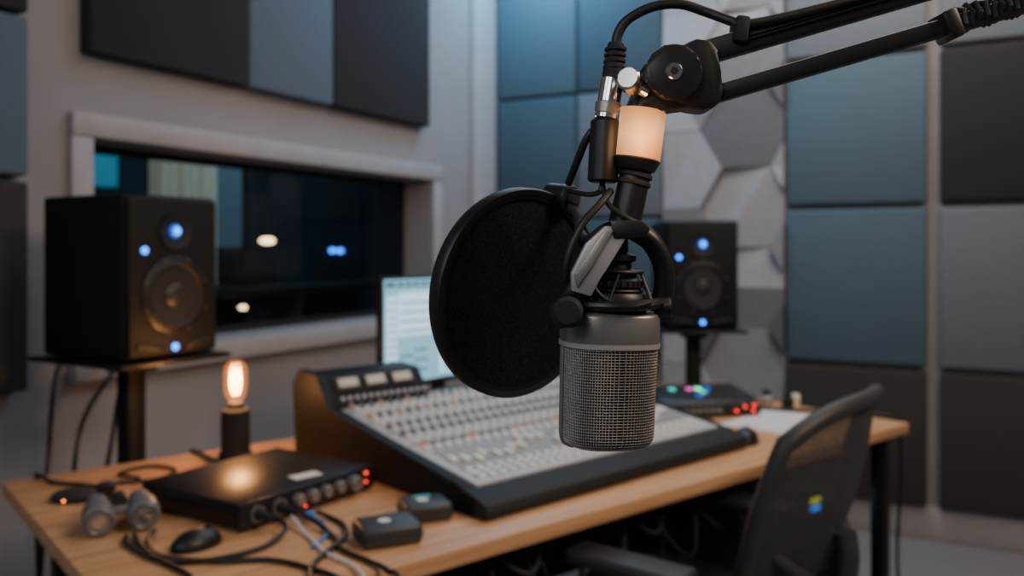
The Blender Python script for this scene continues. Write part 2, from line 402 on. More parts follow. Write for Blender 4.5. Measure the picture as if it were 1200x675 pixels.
# rack below desk
rack=group('equipment_rack',DK)
bm=bmesh.new(); rx0,rx1=1.59,2.015
for x in (rx0,rx1): addbox(bm,(x,.40,.35),(.02,.46,.62))
addbox(bm,((rx0+rx1)/2,.40,.65),(rx1-rx0,.46,.02)); addbox(bm,((rx0+rx1)/2,.40,.05),(rx1-rx0,.46,.02)); addbox(bm,((rx0+rx1)/2,.62,.35),(rx1-rx0,.02,.6))
for x in (rx0+.04,rx1-.04): addcyl(bm,(x,.25,0),(x,.25,.04),.02); addcyl(bm,(x,.55,0),(x,.55,.04),.02)
fin(bm,'case',M_blackm,rack)
for i in range(7):
    z=.095+i*.083
    box(rack,'unit_%d'%i,((rx0+rx1)/2,.37,z),(rx1-rx0-.025,.38,.074),M_black)
    bm=bmesh.new()
    for j in range(5): addcyl(bm,(rx0+.06+j*.05,.182,z),(rx0+.06+j*.05,.168,z),.009,seg=12)
    fin(bm,'unit_knobs_%d'%i,M_gun,rack)
for i,(x,z,mm,w) in enumerate([(1.905,.525,M_ledy,.045),(1.905,.502,M_ledb,.045),(1.975,.535,M_ledy,.035),(1.975,.512,M_ledg,.03),(1.975,.49,M_ledb,.035),(1.92,.43,M_ledt,.015),(1.985,.43,M_ledb,.015)]):
    box(rack,'status_light_%d'%i,(x,.178,z),(w,.006,.015),mm,bev=.001)

# ---------------------------------------------------------------- studio monitors
def speaker(M,z0):
    """M frame: origin at front bottom-left corner, x along the front, y backwards"""
    g=group('studio_monitor_speaker',M@Matrix.Translation((0,0,z0)))
    W,Dp,Hh=.265,.32,.39
    box(g,'cabinet',(W/2,Dp/2+.006,Hh/2),(W,Dp-.012,Hh),M_cab,bev=.008,seg=3)
    box(g,'baffle',(W/2,.006,Hh/2),(W-.012,.02,Hh-.012),M_cheek,bev=.006,seg=3)
    c=W/2; zt=.305; zw=.150; y=-.004
    prof=[(.094,0),(.094,.004),(.088,.006),(.086,.002),(.083,.004),(.076,.008),(.069,.004),(.067,0)]
    lathe(g,'woofer_frame',prof[:4],M_black,(c,y,zw),(c,y-1,zw),48)
    lathe(g,'woofer_surround',prof[3:8],M_surr,(c,y,zw),(c,y-1,zw),48)
    lathe(g,'woofer_cone',[(.067,.0015),(.05,.0008),(.03,.0004),(.029,.003),(.02,.008),(.01,.0105),(0,.011)],M_cone,(c,y,zw),(c,y-1,zw),48)
    lathe(g,'tweeter_waveguide',[(.047,0),(.045,.006),(.040,.005),(.028,.001),(.017,.0003)],M_surr,(c,y,zt),(c,y-1,zt),40)
    lathe(g,'tweeter_dome',[(.017,.0005),(.013,.006),(.008,.009),(0,.010)],M_ledb2,(c,y,zt),(c,y-1,zt),24)
    lathe(g,'tweeter_light',[(.010,.008),(.008,.012),(0,.013)],M_ledb,(c,y,zt),(c,y-1,zt),16)
    cyl(g,'status_led',(.047,0,.258),(.047,-.009,.258),.0085,M_ledb,seg=16,bev=.002)
    cyl(g,'power_led',(c,0,.024),(c,-.009,.024),.0085,M_ledb,seg=16,bev=.002)
    bm=bmesh.new()
    addbox(bm,(c-.07,-.005,.028),(.075,.006,.02),rot=(0,12,0),bev=.004); addbox(bm,(c+.07,-.005,.028),(.075,.006,.02),rot=(0,-12,0),bev=.004)
    fin(bm,'port_slots',M_surr,g)
    bm=bmesh.new()
    for a in range(8):
        t=R(22.5+45*a); addcyl(bm,(c+.091*math.cos(t),-.008,zw+.091*math.sin(t)),(c+.091*math.cos(t),-.011,zw+.091*math.sin(t)),.003,seg=8)
    fin(bm,'screws',M_gun,g)
def spk_stand(M,z0,leg=True):
    g=group('speaker_stand',M)
    box(g,'top_plate',(.1325,.16,z0-.008),(.32,.36,.012),M_blackmetal,bev=.003)
    box(g,'plate_boss',(.1325,.16,z0-.03),(.09,.09,.03),M_blackmetal,bev=.005)
    box(g,'column',(.1325,.16,(z0-.03)/2+.01),(.052,.052,z0-.05),M_cheek,bev=.008)
    box(g,'base_plate',(.1325,.16,.012),(.30,.32,.024),M_blackmetal,bev=.005)
ML=F((-.888,1.96,0),60.1); speaker(ML,.985); spk_stand(ML,.983)
MR=F((.553,3.07,0),0); speaker(MR,.957); spk_stand(MR,.955)
# hanging speaker cables
for pts in ([(-1.07,2.40,.96),(-1.10,2.34,.90),(-1.04,2.05,.80),(-1.06,2.05,.5),(-1.10,2.1,.008)],
            [(-1.00,2.40,.96),(-1.05,2.33,.93),(-1.0,2.18,.75),(-.98,2.14,.45),(-1.2,2.2,.008)],
            [(-1.03,2.42,.96),(-1.06,2.34,.90),(-.985,2.11,.80),(-1.02,2.12,.5),(-1.02,2.3,.008)],
            [(-1.20,2.29,.96),(-1.18,2.20,.90),(-1.10,2.02,.72),(-1.12,2.0,.35),(-1.22,2.05,.008)]):
    tube(None,'speaker_cable',pts,.006,M_rubber)

# ---------------------------------------------------------------- computer monitor
def dirang(x,y): return math.degrees(math.atan2(y,x))
MM=F((-.352,2.305,0),51)
g=group('computer_monitor',MM)
w,zb,zt=.50,.858,1.170
box(g,'bezel',(w/2,.012,(zb+zt)/2),(w,.024,zt-zb),M_black,bev=.004)
box(g,'screen',(w/2,-.001,(zb+zt)/2+.004),(w-.016,.003,zt-zb-.024),M_scr,bev=0)
box(g,'toolbar',(w/2,-.004,zt-.022),(w-.024,.002,.016),M_scr3,bev=0)
box(g,'sidebar',(.034,-.004,(zb+zt)/2-.01),(.034,.002,.22),M_scr2,bev=0)
box(g,'document',(.135,-.004,(zb+zt)/2+.05),(.15,.002,.12),M_scr2,bev=0)
box(g,'mixer_window',(.335,-.004,(zb+zt)/2-.008),(.22,.002,.235),M_scr2,bev=0)
bm=bmesh.new(); b2=bmesh.new()
for i in range(11): addbox(bm,(.033,-.0055,zb+.04+i*.020),(.026,.001,.005))
for i in range(6): addbox(bm,(.09+.055*(i%2),-.0055,zb+.035+i*.014),(.05,.001,.006))
for i in range(4): addbox(bm,(.135,-.0055,zb+.160+i*.026),(.135,.001,.005))
for i in range(8):
    addbox(bm,(.335,-.0055,zb+.04+i*.026),(.20,.001,.004)); addbox(b2,(.26+.02*((i*3)%5),-.0055,zb+.053+i*.026),(.05+.02*(i%3),.001,.012))
for i in range(5): addbox(b2,(.05+i*.03,-.0055,zt-.022),(.014,.001,.008))
fin(bm,'ui_lines',M_scr3,g); fin(b2,'track_clips',M_scr,g)
box(g,'stand_neck',(w/2,.03,.87),(.05,.015,.22),M_black); box(g,'stand_foot',(w/2,.03,.757),(.20,.10,.012),M_black,bev=.004)

# ---------------------------------------------------------------- mixing console
MX=F((-.048,1.587,.75),42.3)
mx=group('mixing_console',MX)
W=.80
def sz(y): return .045+.14*(y-.06)
prism(mx,'body',[(0,.02,.002),(0,.02,.03),(0,.06,.04),(0,.60,.112),(0,.64,.118),(0,.66,.002)],(W,0,0),M_cheek)
cheek=[(0,0,.0),(0,.0,.034),(0,.07,.058),(0,.53,.125),(0,.585,.20),(0,.67,.205),(0,.70,.17),(0,.685,0)]
prism(mx,'side_cheek_left',[(x-.026,y,z) for x,y,z in cheek],(.026,0,0),M_cheek,bev=.004)
cheek2=[(0,0,.0),(0,.0,.034),(0,.07,.058),(0,.60,.13),(0,.66,.13),(0,.66,0)]
prism(mx,'side_cheek_right',[(x+W,y,z) for x,y,z in cheek2],(.03,0,0),M_cheek,bev=.004)
prism(mx,'armrest',[(-.026,-.026,0),(-.026,-.036,.010),(-.026,-.030,.030),(-.026,.02,.044),(-.026,.045,.048),(-.026,.045,0)],(W+.056,0,0),M_armrest,bev=.004)
bm=bmesh.new(); a=math.degrees(math.atan(.14))
y0,y1=.030,.57
addbox(bm,(W/2,(y0+y1)/2,sz((y0+y1)/2)+.004),(W-.01,(y1-y0),.012),rot=(a,0,0),bev=.001); fin(bm,'control_surface',M_console,mx)
def col(x,y,s,h=.006,lift=0): return (x,y,sz(y)+.010+lift+h/2),(s[0],s[1],h)
nch=28; cwid=(W-.05)/nch
bw=bmesh.new(); bk=bmesh.new(); bo=bmesh.new(); bd=bmesh.new(); br=bmesh.new()
for c in range(nch):
    x=.025+cwid*(c+.5)
    cc,ss=col(x,.165,(.004,.10),.001); addbox(bd,cc,ss,rot=(a,0,0))
    yy=.125+.07*random.random() if c%7 else .15
    cc,ss=col(x,yy,(.016,.026),.010); addbox(bw,cc,ss,rot=(a,0,0),bev=.002,seg=1)
    for yb in (.055,.076,.096):
        cc,ss=col(x,yb,(.018,.011),.005); addbox(bw,cc,ss,rot=(a,0,0))
    cc,ss=col(x,.0655,(.024,.004),.0015); addbox(bd,cc,ss,rot=(a,0,0)); cc,ss=col(x,.108,(.024,.004),.0015); addbox(bd,cc,ss,rot=(a,0,0))
    cc,ss=col(x,.232,(.018,.011),.005); addbox(bw,cc,ss,rot=(a,0,0))
    cc,ss=col(x,.247,(.012,.007),.004); addbox(br if c%5==0 or c>21 else (bo if c>10 else bk),cc,ss,rot=(a,0,0))
    for r_ in range(11):
        y=.272+r_*.026
        z=sz(y)+.010
        tgt=bw if (r_ in (0,1,3,5,6,8,9)) else (bk if (r_ in(2,4) or c%3) else bo)
        addcyl(tgt,(x,y,z),(x,y-.0014,z+.011),.0075,.0060,seg=10)
    cc,ss=col(x+cwid/2,.32,(.0020,.48),.0008); addbox(bd,cc,ss,rot=(a,0,0))
for yb in (.262,.345,.425,.505): 
    cc,ss=col(W/2,yb,(W-.03,.004),.0008); addbox(bd,cc,ss,rot=(a,0,0))
fin(bd,'fader_slots',M_strip,mx); fin(bw,'white_knobs_and_faders',M_white,mx); fin(bk,'dark_knobs',mat('knob_grey',(.18,.18,.19),.4),mx)
fin(bo,'amber_knobs',mat('knob_tan',(.6,.38,.25),.45),mx); fin(br,'red_buttons',mat('button_red',(.7,.10,.05),.4,em=(1,.14,.04),es=.4),mx)
# meter bridge (left section)
prism(mx,'meter_bridge',[(0,.53,.10),(0,.535,.127),(0,.585,.195),(0,.66,.20),(0,.68,.17),(0,.68,.10)],(.27,0,0),M_cheek,bev=.003)
bm=bmesh.new(); bm2=bmesh.new(); ba=math.degrees(math.atan2(.068,.05))
for i in range(3):
    addbox(bm,(.05+i*.078,.566,.176),(.066,.034,.004),rot=(ba,0,0),bev=.001)
    addbox(bm2,(.05+i*.078,.5655,.1775),(.052,.022,.005),rot=(ba,0,0),bev=.001)
fin(bm,'meter_bezels',M_strip,mx); fin(bm2,'meter_faces',mat('meter_face',(.5,.46,.40),.5,em=(.8,.7,.55),es=.12),mx)
bm=bmesh.new()
for i in range(13): addcyl(bm,(.02+i*.0195,.544,.141),(.02+i*.0195,.537,.146),.005,seg=10)
fin(bm,'bridge_knobs',M_console,mx)

# ---------------------------------------------------------------- audio interface (left, on desk)
AI=F((-.475,1.485,.75),dirang(.55,.835))
g=group('audio_interface',AI)
L,Dp,hh=.335,.285,.045
box(g,'case',(L/2,Dp/2,.006+hh/2),(L,Dp,hh),M_blackmetal,bev=.003)
box(g,'front_panel',(L/2,-.002,.006+hh/2),(L+.004,.006,hh+.002),M_black,bev=.002)
bm=bmesh.new()
for x in (.03,L-.03):
    for y in (.03,Dp-.03): addcyl(bm,(x,y,0),(x,y,.008),.012,seg=12)
fin(bm,'feet',M_rubber,g)
bm=bmesh.new(); b2=bmesh.new()
for i,x in enumerate((.035,.085)):
    addlathe(bm,[(.016,0),(.016,.005),(.012,.005),(.011,.001),(0,.001)],zalign((x,-.005,.028),(x,-1,.028))[0],20)
for i,x in enumerate((.13,.165,.20,.235)):
    addcyl(b2,(x,-.004,.030),(x,-.018,.030),.0125,.011,seg=20,bev=.001)
addcyl(b2,(.275,-.004,.028),(.275,-.022,.028),.016,.0145,seg=24,bev=.001)
fin(bm,'jack_rings',M_gun,g); fin(b2,'gain_knobs',M_knob,g)
bm=bmesh.new()
addcyl(bm,(.312,-.004,.040),(.312,-.008,.040),.0035,seg=10); addcyl(bm,(.312,-.004,.022),(.312,-.008,.022),.0028,seg=10); addcyl(bm,(.148,-.004,.014),(.148,-.008,.014),.002,seg=10)
fin(bm,'red_leds',M_ledr,g)
box(g,'label',(.20,.05,.0515),(.060,.032,.001),M_white,rot=(0,0,-12),bev=0)
bm=bmesh.new()
for x in (.035,.085): addcyl(bm,(x,-.004,.028),(x,-.045,.026),.008,seg=14)
addcyl(bm,(.13,-.01,.012),(.13,-.035,.010),.005,seg=12)
fin(bm,'jack_plugs',M_blackm,g)

# cables on desk
Z=.7555
def cb(pts,r=.0045): tube(None,'audio_cable',[(x,y,Z if len(q)==0 else q[0]) for x,y,*q in pts],r,M_rubber,seg=8)
cb([(-.413,1.50,.776),(-.39,1.47,.765),(-.41,1.41),(-.47,1.355),(-.55,1.345),(-.64,1.42),(-.66,1.46)])
cb([(-.625,1.49),(-.605,1.42),(-.56,1.365),(-.47,1.345),(-.38,1.35),(-.301,1.309),(-.26,1.275),(-.235,1.262,.74),(-.23,1.25,.6),(-.25,1.27,.3)])
cb([(-.386,1.54,.774),(-.35,1.52,.762),(-.30,1.45),(-.28,1.40),(-.225,1.345),(-.19,1.305),(-.170,1.29,.73),(-.17,1.30,.5)])
cb([(-.36,1.575,.762),(-.33,1.56),(-.30,1.52),(-.285,1.46),(-.30,1.39),(-.31,1.32),(-.29,1.235),(-.285,1.215,.72),(-.30,1.25,.4)])
cb([(-.65,1.47),(-.62,1.42),(-.57,1.36),(-.50,1.30),(-.46,1.25),(-.40,1.17),(-.39,1.14,.72),(-.4,1.2,.4)])
cb([(-.58,1.98),(-.55,2.03),(-.52,2.00),(-.56,1.95),(-.60,1.94),(-.70,1.99),(-.76,2.06),(-.80,2.12,.7),(-.80,2.15,.3)])
cb([(-.84,1.76),(-.90,1.78),(-.97,1.80),(-1.02,1.84,.756),(-1.06,1.9,.7),(-1.06,1.92,.3)])
cb([(-.80,1.83),(-.86,1.87),(-.82,1.93),(-.75,1.90),(-.76,1.82),(-.84,1.79)],.004)
tube(None,'white_cable',[(-.394,1.528,.768),(-.36,1.48,Z),(-.33,1.43,Z),(-.30,1.38,Z),(-.25,1.33,Z),(-.215,1.262,Z),(-.21,1.245,.72),(-.215,1.26,.5)],.003,mat('white_cable_rubber',(.65,.65,.66),.5),seg=8)
gp=group('ethernet_cable')
box(gp,'plug',(-.372,1.557,.762),(.014,.022,.010),mat('blue_plug',(.03,.25,.8),.4),rot=(0,0,-35)); tube(gp,'lead',[(-.365,1.549,.762),(-.34,1.53,Z),(-.32,1.47,Z),(-.33,1.41,Z)],.003,M_bluecable,seg=8)

# small cases with a plain mark
def pod(loc,ang,w,d,h,lit):
    g=group('wireless_microphone_pod',F((*loc,.75),ang))
    box(g,'body',(0,0,h/2),(w,d,h),M_greycase,bev=h*.28,seg=4)
    box(g,'seam',(0,0,h*.5),(w+.001,d+.001,.0015),M_blackm,bev=.0005)
    lathe(g,'top_mark',[(0,0),(.012,0),(.012,.0008),(0,.0008)],M_white,(-w*.05,-d*.02,h-.0002),(-w*.05,-d*.02,h+1),6)
    if lit: box(g,'display',(w*.0,d*.28,h),(w*.36,d*.12,.0015),M_disp,bev=0)
pod((-.213,1.455),24,.106,.082,.036,False); pod((-.162,1.58),22,.090,.074,.034,True)

# binoculars
g=group('binoculars',F((-.70,1.525,.75),118))
for k,y in enumerate((-.036,.036)):
    lathe(g,'barrel_%d'%k,[(.0,0),(.021,0),(.026,.004),(.028,.03),(.027,.055),(.021,.07),(.018,.095),(.019,.1),(.019,.115),(0,.115)],M_grey2,(-.05,y,.029),(1,y*1.0,.029),32)
    lathe(g,'lens_ring_%d'%k,[(.008,.0),(.018,-.001),(.0205,-.004),(.022,.0),(.022,.006)],M_gun,(-.05,y,.029),(1,y,.029),32)
    lathe(g,'lens_%d'%k,[(0,-.001),(.011,.0),(.011,.002)],M_chrome,(-.0515,y,.029),(1,y,.029),24)
box(g,'bridge',(-.005,0,.035),(.035,.05,.016),M_grey2,bev=.004); cyl(g,'focus_wheel',(-.012,0,.050),(.022,0,.050),.011,M_blackm)
# mouse
g=group('computer_mouse',F((-.527,1.425,.75),50))
bm=bmesh.new(); bmesh.ops.create_uvsphere(bm,u_segments=32,v_segments=16,radius=1)
for v in bm.verts:
    v.co.x*=.045; v.co.y*=.028; v.co.z=max(v.co.z,-.15)*.026+.004
fin(bm,'shell',M_black,g); cyl(g,'wheel',(.02,-.002,.027),(.02,.002,.027),.006,M_rubber,seg=16)
g=group('tally_light',F((-.775,1.63,.75),0))
lathe(g,'body',[(0,0),(.028,0),(.030,.006),(.016,.012),(.013,.03),(.017,.036),(.017,.048),(.012,.052),(0,.052)],M_blackm); 
cyl(g,'amber_lamp',(.004,-.024,.010),(.006,-.034,.010),.004,M_ledo,seg=12)
g=group('charging_puck',F((-.87,1.70,.75),0)); lathe(g,'body',[(0,0),(.042,0),(.044,.004),(.044,.010),(.038,.014),(0,.014)],M_blackm); cyl(g,'led',(0,-.04,.008),(0,-.046,.008),.002,M_ledo,seg=8)

# edison lamp
g=group('edison_bulb_lamp',F((-.648,2.0,.75),0))
lathe(g,'base',[(0,0),(.036,0),(.038,.003),(.038,.02),(.033,.024),(.033,.118),(.030,.122),(.020,.124),(.018,.135),(.014,.138),(0,.138)],M_blackm)
lathe(g,'bulb',[(.013,.13),(.015,.140),(.023,.155),(.026,.175),(.026,.208),(.023,.224),(.014,.233),(0,.236)],M_bulb)
bm=bmesh.new()
for i in range(6):
    t=R(60*i); t2=R(60*i+30)
    addtube(bm,[(.006*math.cos(t),.006*math.sin(t),.155),(.012*math.cos(t),.012*math.sin(t),.18),(.009*math.cos(t2),.009*math.sin(t2),.215)],.0009,seg=6)
fin(bm,'filament',M_fil,g)
point('edison_bulb_glow',(-.648,2.0,.94),3.0,(1,.48,.18),.02)

# right side recorder on the desk
g=group('multitrack_recorder',F((.44,2.49,.75),8))
L,Dp,hh=.30,.22,.05
prism(g,'case',[(0,0,.004),(0,0,.040),(0,.04,.052),(0,Dp,.062),(0,Dp,.004)],(L,0,0),M_black,bev=.003)
bm=bmesh.new()
for i in range(8): addcyl(bm,(.03+i*.02,.0,.022),(.03+i*.02,-.012,.022),.007,seg=12)
fin(bm,'front_knobs',M_gun,g)
bm=bmesh.new()
for i in range(3): addbox(bm,(.225+i*.026,-.003,.018+.012*(i%2)),(.006,.006,.007))
addbox(bm,(.28,-.003,.034),(.010,.006,.005))
fin(bm,'red_buttons',M_ledr,g)
tt=[M_ledt,M_ledp,M_ledg,M_ledb2,M_ledt,M_ledr,M_ledp,M_ledt]
for r_ in range(3):
    for i in range(8):
        y=.06+r_*.045
        box(g,'pad_%d_%d'%(r_,i),(.05+i*.028,y,.0535+(y-.04)*.056),(.018,.026,.004),tt[(i+r_*3)%8] if (r_==2 or i==3+r_) and i in(1,3,4,5) else M_greycase,rot=(3,0,0),bev=.001)
box(g,'feet',(L/2,Dp/2,.003),(L-.04,Dp-.04,.006),M_rubber)
# paper sheets
bm=bmesh.new()
addbox(bm,(0,0,.0008),(.21,.28,.0012)); addbox(bm,(.02,.02,.0022),(.21,.28,.001),rot=(0,0,9))
fin(bm,'paper_sheets',M_paper,None,F((.755,2.44,.75),-42))
for nm,x,y,mm in (('ink_bottle',.86,2.66,M_blackm),('ink_bottle',.90,2.72,M_white),('ink_bottle',.80,2.68,M_bracket)):
    g=group(nm,F((x,y,.75),0)); lathe(g,'body',[(0,0),(.016,0),(.018,.003),(.018,.03),(.010,.036),(.010,.040),(0,.040)],mm); lathe(g,'cap',[(.0,.039),(.012,.039),(.012,.052),(0,.053)],M_blackm)
tube(None,'audio_cable',[(.75,2.62,.756),(.85,2.60,.756),(.95,2.58,.756),(1.05,2.54,.756),(1.08,2.52,.756),(1.125,2.50,.74),(1.14,2.50,.6),(1.13,2.5,.3),(1.2,2.55,.01)],.005,M_rubber)
# mouse at right of console
g=group('computer_mouse',F((.60,2.19,.75),70))
bm=bmesh.new(); bmesh.ops.create_uvsphere(bm,u_segments=32,v_segments=16,radius=1)
for v in bm.verts:
    v.co.x*=.055; v.co.y*=.033; v.co.z=max(v.co.z,-.12)*.034+.0045
fin(bm,'shell',M_black,g); cyl(g,'wheel',(.025,-.002,.034),(.025,.002,.034),.006,M_rubber,seg=16)

# ---------------------------------------------------------------- office chair
CH=F((.352,1.80,0),dirang(.62,.785))   # x lateral (far +), y = facing
ch=group('office_chair',CH)
def backpt(x,t):
    z=.53+.445*t; y=-.235-.15*t-.03*math.sin(math.pi*t)+ .075*(x/.23)**2
    return Vector((x,y,z))
def outline(t): return .165+.075*math.sin(math.pi*(.12+.62*t))
nx,ny=18,20
bm=bmesh.new(); grid=[]
for j in range(ny+1):
    t=j/ny; row=[]
    for i in range(nx+1):
        s=-1+2*i/nx; hw=outline(t)
        k_=max(0,(t-.45)/.55); q_=max(0,(.3-t)/.3)
        tt_=t-.13*abs(s)**3.2*k_+.10*abs(s)**3*q_
        row.append(bm.verts.new(backpt(s*hw,tt_)))
    grid.append(row)
for j in range(ny):
    for i in range(nx): bm.faces.new((grid[j][i],grid[j][i+1],grid[j+1][i+1],grid[j+1][i]))
rim=[grid[0][i].co.copy() for i in range(nx+1)]+[grid[j][nx].co.copy() for j in range(1,ny+1)]+[grid[ny][i].co.copy() for i in range(nx-1,-1,-1)]+[grid[j][0].co.copy() for j in range(ny-1,0,-1)]
fin(bm,'back_mesh',M_chairmesh,ch)
tube(ch,'back_frame',rim,.016,M_chair,seg=12,cyc=True,raw=True)
tube(ch,'back_spine',[(0,-.34,.72),(0,-.345,.66),(0,-.32,.55),(0,-.25,.44),(0,-.10,.40)],.022,M_chair,seg=12)
tube(ch,'back_brace_left',[(-.20,-.245,.74),(-.12,-.31,.66),(0,-.335,.60)],.013,M_chair); tube(ch,'back_brace_right',[(.20,-.245,.74),(.12,-.31,.66),(0,-.335,.60)],.013,M_chair)
box(ch,'seat',(0,.02,.475),(.48,.46,.08),M_seat,bev=.035,seg=5)
box(ch,'seat_pan',(0,.0,.42),(.34,.34,.03),M_chair,bev=.01)
for k,s in enumerate((-1,1)):
    x=s*.255
    box(ch,'arm_pad_%d'%k,(x,-.03,.660),(.08,.25,.030),M_chair,bev=.013,seg=4)
    tube(ch,'arm_post_%d'%k,[(x,-.03,.65),(x,-.04,.55),(x,-.04,.46),(x*.8,-.03,.41),(x*.4,0,.41)],.018,M_chair,seg=12)
cyl(ch,'gas_lift',(0,0,.09),(0,0,.42),.025,M_blackmetal)
bm=bmesh.new()
for i in range(5):
    t=R(72*i+20); addtube(bm,[(0,0,.11),(.15*math.cos(t),.15*math.sin(t),.10),(.29*math.cos(t),.29*math.sin(t),.065)],.02,seg=10)
    addcyl(bm,(.29*math.cos(t)-.02,.29*math.sin(t),.03),(.29*math.cos(t)+.02,.29*math.sin(t),.03),.03,seg=20)
fin(bm,'star_base',M_chair,ch)

# ---------------------------------------------------------------- microphone assembly
SU=.00055
def P(a,b,o=0): return Vector((.06325+a*SU,.55+o,1.25+b*SU))   # sketch units of .55 mm around the mount hub
mic=group('condenser_microphone')
tl=R(2.0)
def sup(rx,ry,n,t):
    c,s=math.cos(t),math.sin(t)
    return Vector((rx*math.copysign(abs(c)**(2/n),c),ry*math.copysign(abs(s)**(2/n),s),0))
MA=Matrix.Translation(P(0,-74))@Matrix.Rotation(tl,4,'Y')@Matrix.Rotation(R(14),4,'Z')
def loft(name,secs,m,seg=64,n=2.6,cap=True,wire=None,flip=1):
    bm=bmesh.new(); rings=[]
    for z,rx,ry in secs:
        rings.append([bm.verts.new(sup(rx,ry,n,2*math.pi*i/seg)+Vector((0,0,z))) for i in range(seg)])
    for a_,b_ in zip(rings,rings[1:]):
        for i in range(seg): bm.faces.new((a_[i],a_[(i+1)%seg],b_[(i+1)%seg],b_[i]))
    if cap: bm.faces.new(rings[0]); bm.faces.new(rings[-1][::-1])
    o=fin(bm,name,m,mic,MA,ang=.9)
    if wire:
        w_=o.modifiers.new('weave','WIREFRAME'); w_.thickness=wire; w_.use_replace=True; w_.use_even_offset=False
    return o
rx,ry=.0315,.026
loft('body_ring',[(.0,rx*.90,ry*.88),(-.001,rx*.97,ry*.97),(-.003,rx,ry),(-.019,rx,ry),(-.021,rx*.985,ry*.985),(-.0215,rx*.94,ry*.94)],M_gun)
loft('ring_lip',[(-.0195,rx*1.012,ry*1.012),(-.0225,rx*1.012,ry*1.012),(-.0225,rx*.95,ry*.95),(-.0195,rx*.95,ry*.95)],M_bracket)
secs=[]; n_=36; ztop=-.0215; zbot=-.0865
for i in range(n_+1):
    z=ztop+(zbot-ztop)*i/n_; q=max(0,(abs(z)-.0785)/.008); k_=math.sqrt(max(0,1-q*q))
    f=.965-.03*(i/n_); sh=.008*(1-k_)
    secs.append((z,(rx*f-sh),(ry*f-sh)))
for f_ in (.85,.6,.35,.1): 
    secs.append((zbot-.0004,secs[n_][1]*f_,secs[n_][2]*f_))
loft('grille_mesh',secs,M_bronze,seg=98,cap=False,wire=.00078)
loft('grille_fine_mesh',[(z+.0003,a_-.0007,b_-.0007) for z,a_,b_ in secs[:-1]],M_inner,seg=64)
for k,sgn in enumerate((-1,1)):
    pts=[(sgn*(s_[1]+.0004),0,s_[0]) for s_ in secs[:n_+1]]
    tube(mic,'grille_rib_%d'%k,[MA@Vector(q) for q in pts],.0016,M_gun,seg=8,n=2)
hub=[(0,-.0005),(.022,-.0005),(.0245,.002),(.0245,.009),(.0225,.012),(.018,.0125),(.018,.015),(.0205,.016),(.0205,.020),(.0165,.0215),(.0165,.026),(.013,.028),(.0125,.031),(.0155,.0325),(.0155,.036),(.0105,.038),(.010,.046),(.006,.049),(0,.049)]
o=lathe(mic,'base_collar',hub,M_black,(0,0,0),(0,0,1),48); o.matrix_basis=MA
bm=bmesh.new()
for i in range(28):
    t=2*math.pi*i/28; addcyl(bm,(.0245*math.cos(t),.0245*math.sin(t),.0025),(.0245*math.cos(t),.0245*math.sin(t),.0085),.0012,seg=6)
    addcyl(bm,(.0205*math.cos(t),.0205*math.sin(t),.0162),(.0205*math.cos(t),.0205*math.sin(t),.0198),.001,seg=6)
fin(bm,'collar_knurl',M_blackm,mic,MA)
for k,zc in enumerate((.0135,.0225)):
    bm=bmesh.new(); ring=[(.0195*math.cos(R(20*i)),.0195*math.sin(R(20*i)),zc+.003*k) for i in range(18)]
    addtube(bm,ring,.0013,seg=8,n=2,cyc=True); fin(bm,'elastic_band_%d'%k,M_rubber,mic,MA)

# boom arm with shock mount, lamp, pop filter support
arm=group('microphone_boom_arm')
def flat(name,pts,thick,o,m,bev=.0008): # plate from sketch outline
    return prism(arm,name,[P(a,b,o-thick/2) for a,b in pts],(0,thick,0),m,bev=bev)
def arc(cx,cy,r,a0,a1,n=14): return [(cx+r*math.cos(R(a0+(a1-a0)*i/n)),cy+r*math.sin(R(a0+(a1-a0)*i/n))) for i in range(n+1)]
flat('yoke_left_bracket',[(-12,24),(12,22),(14,14),(-10,-18),(-28,-54),(-50,-48),(-50,-28),(-34,4)],.010,-.030,M_bracket,.0012)
flat('yoke_bracket_edge',[(-14,18),(-4,18),(-30,-24),(-44,-44),(-47,-30)],.002,-.0362,M_gun,.0005)
tube(arm,'yoke_left_link',[P(-38,-40,-.028),P(-48,-52,-.026),P(-54,-66,-.020),P(-44,-82,-.014)],.0062,M_black,seg=12)
prism(arm,'yoke_hub',[P(-8,30,-.036),P(30,30,-.036),P(38,20,-.036),P(30,10,-.036),P(-4,8,-.036)],(0,.05,0),M_black,bev=.002)
tube(arm,'yoke_right_arm',[P(26,20,-.010),P(46,6,-.008),P(60,-20,-.004),P(62,-50,-.002),P(56,-74,0)],.0068,M_black,seg=12)
tube(arm,'yoke_rear_arm',[P(20,20,.01),P(8,0,.028),P(0,-30,.034),P(0,-60,.030)],.0045,M_black,seg=12)
cyl(arm,'tilt_knob_left',P(-46,-72,-.026),P(-64,-72,-.034),.0095,M_black,bev=.0015)
cyl(arm,'tilt_knob_face',P(-52,-70,-.030),P(-55,-70,-.044),.0090,M_blackm,bev=.002)
cyl(arm,'right_pivot',P(50,-70,-.004),P(70,-68,-.006),.007,M_black,bev=.001)
bm=bmesh.new(); c0=P(2,-62)
ringp=[c0+Vector((.031*math.cos(R(15*i)),.027*math.sin(R(15*i)),.002*math.sin(R(15*i)))) for i in range(24)]
addtube(bm,ringp,.0034,seg=10,n=2,cyc=True); fin(bm,'shock_ring',M_black,arm)
bm=bmesh.new()
for i in range(6):
    t=R(60*i+20)
    addtube(bm,[c0+Vector((.030*math.cos(t),.026*math.sin(t),0)),c0+Vector((.019*math.cos(t+.3),.019*math.sin(t+.3),.018))],.0011,seg=6,raw=True)
fin(bm,'shock_cords',M_rubber,arm)
